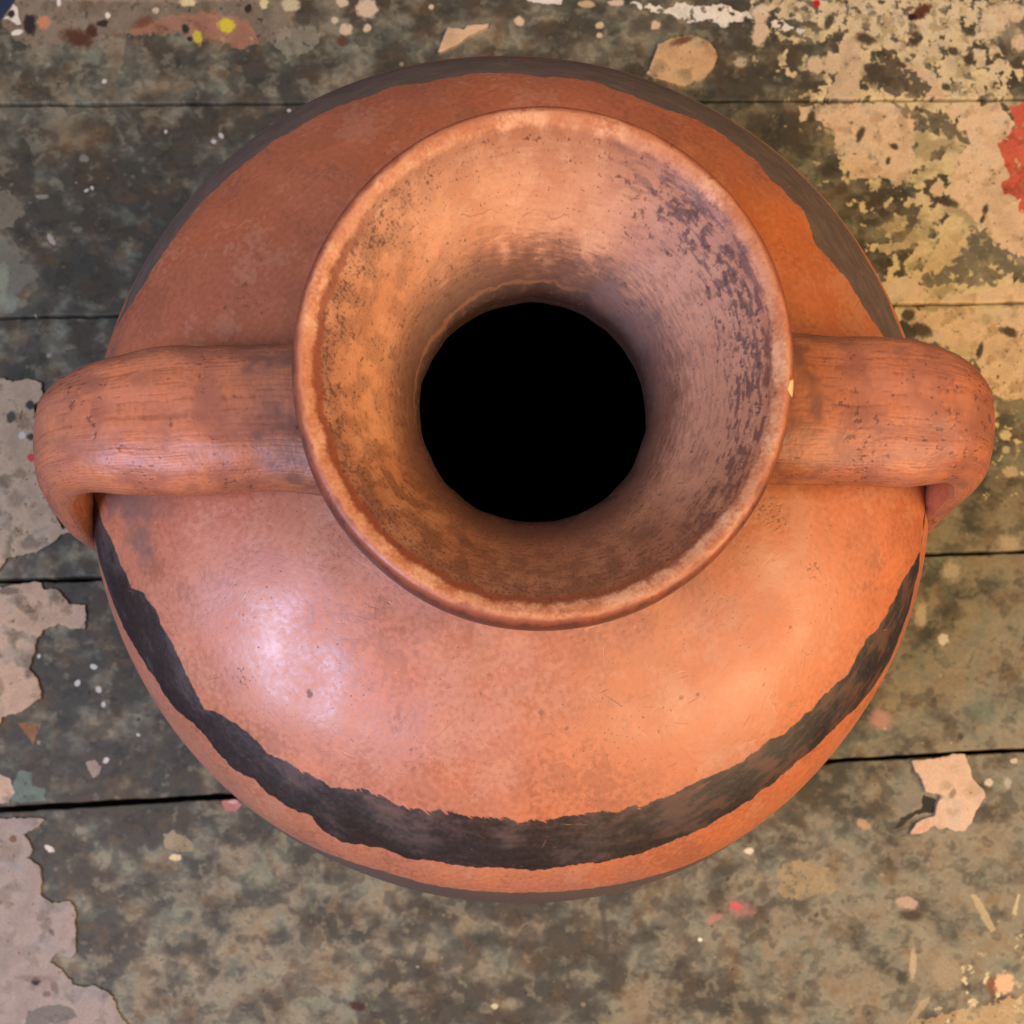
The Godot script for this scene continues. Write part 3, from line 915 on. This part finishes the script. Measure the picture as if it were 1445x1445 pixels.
			if ink > 0.0:
				var t := clampf((s - si) / maxf(so - si, 0.002), 0.0, 1.0)
				var lay := n_turn.get_noise_2d(ang * 9.0 + 9.0, s * 170.0)
				var thin := clampf(0.02 + 0.10 * lay + 0.16 * brush * (1.0 - smoothstep(0.0, 0.6, t)) * (0.7 + mid + 0.6 * lay), 0.0, 0.3)
				var paint := mixc(Vector3(42, 31, 26), Vector3(66, 54, 48), smoothstep(-0.2, 0.6, lay * 0.4 + mid + fine * 0.2 + 0.2 - t * 0.6))
				paint = mixc(paint, Vector3(126, 100, 86), 0.6 * smoothstep(0.66, 0.76, pit))
				paint = mixc(paint, Vector3(88, 56, 40), 0.75 * smoothstep(62.0, 34.0, absf(wrapf(deg - 20.0, -180.0, 180.0))) * smoothstep(-0.25, 0.35, lay + mid))
				var back := smoothstep(0.15, -0.25, sin(ang))        # far side lighter: grazing sheen painted into the band
				paint = mixc(paint, Vector3(104, 86, 74) * (1.0 + 0.12 * lay), back)
				if low > band:
					paint = Vector3(84, 76, 71)
					thin = 0.08
				c = mixc(c, mixc(paint, c, thin), ink)
				hgt += 10.0 * ink
				rough += 18.0 * ink
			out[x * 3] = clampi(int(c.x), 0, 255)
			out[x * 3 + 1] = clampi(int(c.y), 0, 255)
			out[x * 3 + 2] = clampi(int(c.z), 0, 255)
			hh[x] = clampi(int(hgt), 0, 255)
			rr[x] = clampi(int(rough), 0, 255)
		rgb_rows[y] = out
		h_rows[y] = hh
		r_rows[y] = rr
	run_rows(size, work)
	var skin := rows_to_image(size, rgb_rows, Image.FORMAT_RGB8)
	var relief := rows_to_image(size, h_rows, Image.FORMAT_L8)
	scuff(skin, relief, size / (2.0 * (BODY_REACH + 0.03)))
	var m := StandardMaterial3D.new()
	m.resource_name = "burnished_terracotta"
	m.albedo_texture = ImageTexture.create_from_image(skin)
	m.heightmap_enabled = true
	m.heightmap_texture = ImageTexture.create_from_image(relief)
	m.heightmap_scale = 0.10
	m.roughness = 1.0
	m.roughness_texture = ImageTexture.create_from_image(rows_to_image(size, r_rows, Image.FORMAT_L8))
	m.metallic_specular = 0.62
	m.texture_repeat = false
	return m


func scuff(skin: Image, relief: Image, scale: float) -> void:
	# scratches, rubs and nicks over the shoulder: pale where the skin is rubbed, dark where dirt sits in them
	var rng := RandomNumberGenerator.new()
	rng.seed = 402
	var size := skin.get_width()
	for i in 900:
		var a := rng.randf() * TAU
		var r := rng.randf_range(0.085, 0.205)
		var p := Vector2(cos(a), sin(a)) * r
		var way := rng.randf_range(-0.5, 0.5) + a + PI / 2.0 if rng.randf() < 0.6 else rng.randf() * TAU
		var long := 0.0008 + 0.013 * pow(rng.randf(), 3.0)
		var pale := rng.randf() < 0.62
		var c := Color8(222, 164, 128) if pale else Color8(112, 70, 54)
		var strength := rng.randf_range(0.15, 0.55)
		var bend := rng.randf_range(-25.0, 25.0)
		var wide := 0 if rng.randf() < 0.75 else 1
		var n := int(long * scale * 1.3) + 2
		for k in n:
			var t := float(k) / n
			var w := way + bend * long * t
			p += Vector2(cos(w), sin(w)) * long / n
			var x := int(size * 0.5 + p.x * scale)
			var y := int(size * 0.5 + p.y * scale)
			var f := strength * sin(PI * minf(0.98, t + 0.15)) * rng.randf_range(0.5, 1.0)
			for ox in range(0, wide + 1):
				var q := Vector2i(clampi(x + ox, 1, size - 2), clampi(y, 1, size - 2))
				skin.set_pixelv(q, skin.get_pixelv(q).lerp(c, f))
				var h := relief.get_pixelv(q).r
				relief.set_pixelv(q, Color(h - 0.10 * f, 0, 0))


func mouth_material(r1: float) -> StandardMaterial3D:
	# r1: where the groove inside the lip lies on the texture, in metres from its centre
	var size := MOUTH_TEX
	var r0 := MOUTH_THROAT + 0.0098
	var n_big := noise(201, 22.0, 4)
	var n_mid := noise(202, 70.0, 4)
	var n_soot := noise(203, 1.0, 4)
	var n_fine := noise(204, 420.0, 3)
	var n_turn := noise(205, 1.0, 4)
	var n_grit := noise(206, 560.0, 3)
	var cracks := [Vector4(-110, 0.60, 7, -0.03), Vector4(-88, 0.53, 9, 0.01)]
	var rgb_rows := []
	var h_rows := []
	var r_rows := []
	for a in [rgb_rows, h_rows, r_rows]:
		a.resize(size)
	var work := func(y: int) -> void:
		var out := PackedByteArray()
		var hh := PackedByteArray()
		var rr := PackedByteArray()
		out.resize(size * 3)
		hh.resize(size)
		rr.resize(size)
		var v := ((y + 0.5) / size - 0.5) * 2.0 * MOUTH_REACH
		for x in size:
			var u := ((x + 0.5) / size - 0.5) * 2.0 * MOUTH_REACH
			var rad := sqrt(u * u + v * v)
			if rad < 0.022 or rad > 0.131:
				out[x * 3] = 96
				out[x * 3 + 1] = 56
				out[x * 3 + 2] = 38
				rr[x] = 200
				hh[x] = 128
				continue
			var ang := atan2(v, u)
			var ca := cos(ang)
			var sa := sin(ang)
			var big := n_big.get_noise_2d(u, v)
			var mid := n_mid.get_noise_2d(u, v)
			var soot := 0.6 * n_soot.get_noise_2d(ang * 9.0 + 3.0, rad * 260.0) + 0.5 * n_soot.get_noise_2d(u * 330.0, v * 330.0)
			var grit := n_grit.get_noise_2d(u, v)
			var fine := n_fine.get_noise_2d(u, v)
			var turn := n_turn.get_noise_2d(ang * 6.0, rad * 620.0)
			var q := (rad - r0) / (r1 - r0)
			var c: Vector3
			var hgt := 128.0 + 12.0 * mid + 10.0 * turn + 8.0 * fine
			var rough := 150.0 + 30.0 * mid
			var spots := 0.0
			if q < 1.12:
				c = mixc(Vector3(206, 144, 100), Vector3(192, 128, 86), smoothstep(-0.2, 0.35, big))
				c = mixc(c, Vector3(218, 164, 120), 0.5 * smoothstep(0.0, 0.5, mid + 0.2 * turn))
				# the window's sheen on the right-hand wall, put into its colour
				var right := smoothstep(0.35, 0.95, ca + 0.25 * big - 0.25 * maxf(0.0, sa) + 0.1)
				c = mixc(c, Vector3(178, 124, 98), 0.6 * right * smoothstep(0.05, 0.35, q + 0.25 * mid))
				var drag := n_soot.get_noise_2d(ang * 7.0 + rad * 160.0, rad * 420.0 - ang * 4.0)     # strokes slanting down the wall
				c = mixc(c, Vector3(136, 92, 74), 0.40 * right * smoothstep(0.0, 0.4, drag + 0.4 * mid))
				c = mixc(c, Vector3(92, 58, 48), 0.6 * right * smoothstep(0.10, 0.45, drag * 0.8 + mid * 0.5 + 0.75 * smoothstep(0.52, 0.92, q) - 0.5))
				# soot along the groove; soot plus painted shade on near wall and throat
				var near := smoothstep(0.20, 0.95, sa + 0.25 * big)
				c = mixc(c, Vector3(140, 88, 56), near * (0.45 + 0.25 * smoothstep(-0.4, 0.5, mid + 0.6 * turn)))
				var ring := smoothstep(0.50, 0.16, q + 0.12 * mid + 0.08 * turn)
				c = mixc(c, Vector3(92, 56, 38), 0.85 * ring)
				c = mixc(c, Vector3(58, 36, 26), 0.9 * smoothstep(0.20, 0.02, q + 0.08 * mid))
				var edge := smoothstep(0.70, 0.97, q + 0.06 * mid)
				var left := smoothstep(0.2, 0.9, -ca + 0.2 * big)
				var top_right := smoothstep(0.55, 0.95, cos(ang + 0.55)) * smoothstep(0.45, 0.75, q + 0.1 * mid) * smoothstep(1.05, 0.85, q)
				var stain := 0.20 * edge * maxf(left, right) + 0.10 * left + 0.10 * near * smoothstep(-0.1, 0.5, mid) + 0.18 * ring + 0.22 * top_right - 0.05
				spots = smoothstep(0.26, 0.50, soot * 0.7 + stain + 0.12 * grit)
				var ink := mixc(Vector3(96, 58, 40), Vector3(80, 54, 48), right)
				# a brown film, deeper with the near wall's painted shade, and fine soot stipple
				var film := clampf(0.55 * left * smoothstep(-0.25, 0.35, mid + 0.3 * turn) + 0.62 * near * (0.45 + 0.55 * smoothstep(-0.5, 0.5, mid + 0.7 * turn + 0.4 * grit)) + 0.2 * right * smoothstep(0.0, 0.4, mid) + 0.25 * edge, 0.0, 0.8)
				c = mixc(c, Vector3(c.x * 0.70, c.y * 0.64, c.z * 0.60), film)
				c = mixc(c, ink, 0.55 * smoothstep(0.22, 0.42, grit * 0.75 + 0.25 * soot + 0.24 * film + 0.14 * edge * maxf(left, near) + 0.12 * ring - 0.12))
				c = mixc(c, ink, 0.66 * spots)
				# hair cracks and a lifted skin on the far wall
				for w: Vector4 in cracks:
					var da := wrapf(rad_to_deg(ang) - w.x, -180.0, 180.0)
					if absf(da) < w.z:
						var line := w.y + 0.030 * n_mid.get_noise_2d(da * 0.0012 + w.x, 7.0) * 2.0 + w.w * da / w.z
						var near_line := 1.0 - smoothstep(0.002, 0.008, absf(q - line))
						c = mixc(c, Vector3(140, 86, 56), (0.35 + 0.5 * mid) * near_line * smoothstep(w.z, w.z * 0.8, absf(da)))
						hgt -= 16.0 * near_line
						hgt += 10.0 * smoothstep(0.03, 0.0, q - line) * smoothstep(-0.004, 0.004, q - line)
				# edge highlight painted as a pale line on the throat's far-left ridge
				c = mixc(c, Vector3(172, 112, 72), 0.4 * smoothstep(0.024, 0.006, absf(q - 0.10 + 0.05 * mid)) * smoothstep(0.2, 0.8, cos(ang + 2.2)))
				hgt -= 10.0 * spots
			if q >= 0.97:
				var t := (rad - r1) / 0.0076                      # 1 on the crest of the lip
				var rag := 0.04 * grit + 0.06 * fine + 0.22 * mid
				var worn := 0.5 + 0.5 * smoothstep(-0.25, 0.3, n_big.get_noise_2d(ca * 0.12 + 4.0, sa * 0.12))
				var low_left := smoothstep(-0.2, 0.8, cos(ang - 2.6) + 0.3 * big)
				var lip := mixc(Vector3(188, 116, 76), Vector3(222, 164, 118), worn * smoothstep(-0.5, 0.4, 0.3 * grit + 0.8 * mid + 0.2 * fine))
				lip = mixc(lip, Vector3(150, 78, 50), 0.85 * smoothstep(1.00, 1.28, t + 1.2 * rag + 0.12 * (1.0 - worn)))
				lip = mixc(lip, Vector3(100, 58, 48), 0.85 * smoothstep(1.25, 1.75, t + 2.0 * rag))
				if q >= 1.10:
					c = lip
				c = mixc(c, Vector3(136, 68, 40), (0.22 + 0.58 * low_left) * smoothstep(0.34, 0.12, absf(t - 0.16 + rag)))
				c = mixc(c, lip, smoothstep(0.20, 0.55, t + rag))
				spots = smoothstep(0.30, 0.5, soot * 0.8 + 0.25 * grit + 0.14 * smoothstep(0.95, 1.4, t) + 0.12 * smoothstep(0.45, 0.0, t) - 0.06)
				c = mixc(c, Vector3(92, 50, 38), 0.6 * spots)
				hgt += 10.0 * grit + 6.0 * fine - 14.0 * spots
				rough = 112.0 + 30.0 * mid
				# a pale chip on the right
				var cx := rad * ca - (r1 + 0.0100)
				var cy := v - 0.0085
				var k := cx * cx / (0.0024 * 0.0024) + cy * cy / (0.0034 * 0.0034) + mid
				c = mixc(c, Vector3(240, 210, 150), smoothstep(1.15, 0.75, k))
			c *= 1.0 + 0.04 * fine + 0.04 * turn
			out[x * 3] = clampi(int(c.x), 0, 255)
			out[x * 3 + 1] = clampi(int(c.y), 0, 255)
			out[x * 3 + 2] = clampi(int(c.z), 0, 255)
			hh[x] = clampi(int(hgt), 0, 255)
			rr[x] = clampi(int(rough + 30.0 * spots), 0, 255)
		rgb_rows[y] = out
		h_rows[y] = hh
		r_rows[y] = rr
	run_rows(size, work)
	var m := StandardMaterial3D.new()
	m.resource_name = "worn_clay_mouth"
	m.albedo_texture = ImageTexture.create_from_image(rows_to_image(size, rgb_rows, Image.FORMAT_RGB8))
	m.heightmap_enabled = true
	m.heightmap_texture = ImageTexture.create_from_image(rows_to_image(size, h_rows, Image.FORMAT_L8))
	m.heightmap_scale = 0.06
	m.roughness = 1.0
	m.roughness_texture = ImageTexture.create_from_image(rows_to_image(size, r_rows, Image.FORMAT_L8))
	m.metallic_specular = 0.5
	m.texture_repeat = false
	return m


func handle_mesh(side: float) -> ArrayMesh:
	# (distance from the axis, depth below the rim) of the strap's middle line, mm
	var text := "52,47 75,47 100,48.5 125,50 150,52.5 172,57.5 187,67 195,81 199,100 200.5,122 200,142 196,158"
	if side > 0.0:
		text = "52,47 75,47 100,48.5 125,50.5 148,53 166,58.5 178,67.5 186,81 191,100 194,122 195,142 192,157"
	var line := curve(text, 8)
	var arc := arcs(line)
	var total := arc[arc.size() - 1]
	var rnd := noise(81 if side < 0 else 82, 1.0, 3)
	var rows := []
	var uvs := []
	var around := 56
	for i in line.size():
		var t := arc[i] / total
		var a := line[maxi(i - 1, 0)]
		var b := line[mini(i + 1, line.size() - 1)]
		var along := (b - a).normalized()
		var outward := Vector2(along.y, -along.x)               # away from the body: up, then out
		var half := 0.0292 + 0.0045 * smoothstep(0.22, 0.0, t) - 0.0050 * smoothstep(0.42, 0.62, t) + 0.0040 * smoothstep(0.70, 0.95, t)
		var thick := 0.0150 - 0.0045 * smoothstep(0.65, 1.0, t)
		thick *= 1.0 + 0.05 * rnd.get_noise_2d(t * 6.0, 77.0)
		var row := PackedVector3Array()
		var uv := PackedVector2Array()
		for j in around + 1:
			var q := TAU * j / around
			var cq := cos(q)
			var sq := sin(q)
			var w := signf(cq) * pow(absf(cq), 0.8) * half
			var n := (pow(absf(sq), 0.85) * thick if sq > 0.0 else -pow(absf(sq), 0.7) * 0.0065)
			n += 0.0009 * rnd.get_noise_2d(w * 110.0, t * 5.0)
			w *= 1.0 + 0.05 * rnd.get_noise_2d(t * 4.0, 30.0 + signf(cq))
			var p := line[i] + outward * n
			var z := w + (-0.0037 if side > 0.0 else 0.0004)
			row.append(Vector3(side * p.x + jar_sway(p.y), H - p.y, z))
			uv.append(Vector2(arc[i] / 0.30, (float(j) / around) * 0.5 + (0.0 if side < 0.0 else 0.5)))
		rows.append(row)
		uvs.append(uv)
	return grid_mesh(rows, uvs, false, side > 0.0)


func handle_material() -> StandardMaterial3D:
	var size := 1024
	var n_big := noise(301, 7.0, 3)
	var n_str := noise(302, 1.0, 4)
	var n_str2 := noise(303, 1.0, 3)
	var n_fine := noise(304, 130.0, 3)
	var n_pit := noise(305, 70.0, 3)
	var rgb_rows := []
	var h_rows := []
	for a in [rgb_rows, h_rows]:
		a.resize(size)
	var work := func(y: int) -> void:
		var out := PackedByteArray()
		var hh := PackedByteArray()
		out.resize(size * 3)
		hh.resize(size)
		var v := (y + 0.5) / size
		for x in size:
			var u := (x + 0.5) / size
			var big := n_big.get_noise_2d(u, v * 0.6)
			var fine := n_fine.get_noise_2d(u, v * 0.7)
			var smear := n_big.get_noise_2d(u * 2.6 + 9.0, v * 3.2)
			var streak := n_str.get_noise_2d(u * 5.0 + smear, v * 190.0 + big * 0.5) * smoothstep(-0.6, 0.2, smear)
			var wide := n_str2.get_noise_2d(u * 4.0, v * 30.0)
			var c := mixc(Vector3(192, 120, 86), Vector3(170, 104, 78), smoothstep(-0.25, 0.4, big + 0.4 * wide))
			c = mixc(c, Vector3(140, 78, 52), 0.5 * smoothstep(0.0, 0.45, streak + 0.2 * wide))
			c = mixc(c, Vector3(204, 122, 76), 0.40 * smoothstep(0.14, 0.30, smear + 0.25 * fine))
			c = mixc(c, Vector3(148, 92, 72), 0.45 * smoothstep(0.12, 0.5, -smear + 0.25 * fine))
			var pit := n_pit.get_noise_2d(u * 0.9, v) + 0.25 * streak + 0.5 * big
			var dark := smoothstep(0.52, 0.66, pit)
			# darker where the strap was pressed on to the neck and on to the belly
			c = mixc(c, Vector3(112, 76, 62), 0.6 * smoothstep(0.20, 0.05, u + 0.10 * smear + 0.05 * big))
			c = mixc(c, Vector3(104, 68, 54), 0.6 * smoothstep(0.66, 0.80, u + 0.06 * smear))
			c = mixc(c, Vector3(104, 64, 50), 0.6 * dark)
			c *= 1.0 + 0.05 * fine
			out[x * 3] = clampi(int(c.x), 0, 255)
			out[x * 3 + 1] = clampi(int(c.y), 0, 255)
			out[x * 3 + 2] = clampi(int(c.z), 0, 255)
			hh[x] = clampi(int(128.0 - 26.0 * streak - 16.0 * wide + 12.0 * fine - 30.0 * dark + 34.0 * smear), 0, 255)
		rgb_rows[y] = out
		h_rows[y] = hh
	run_rows(size, work)
	var m := StandardMaterial3D.new()
	m.resource_name = "smoothed_clay_handle"
	m.albedo_texture = ImageTexture.create_from_image(rows_to_image(size, rgb_rows, Image.FORMAT_RGB8))
	m.heightmap_enabled = true
	m.heightmap_texture = ImageTexture.create_from_image(rows_to_image(size, h_rows, Image.FORMAT_L8))
	m.heightmap_scale = 0.10
	m.roughness = 0.42
	m.metallic_specular = 0.5
	return m
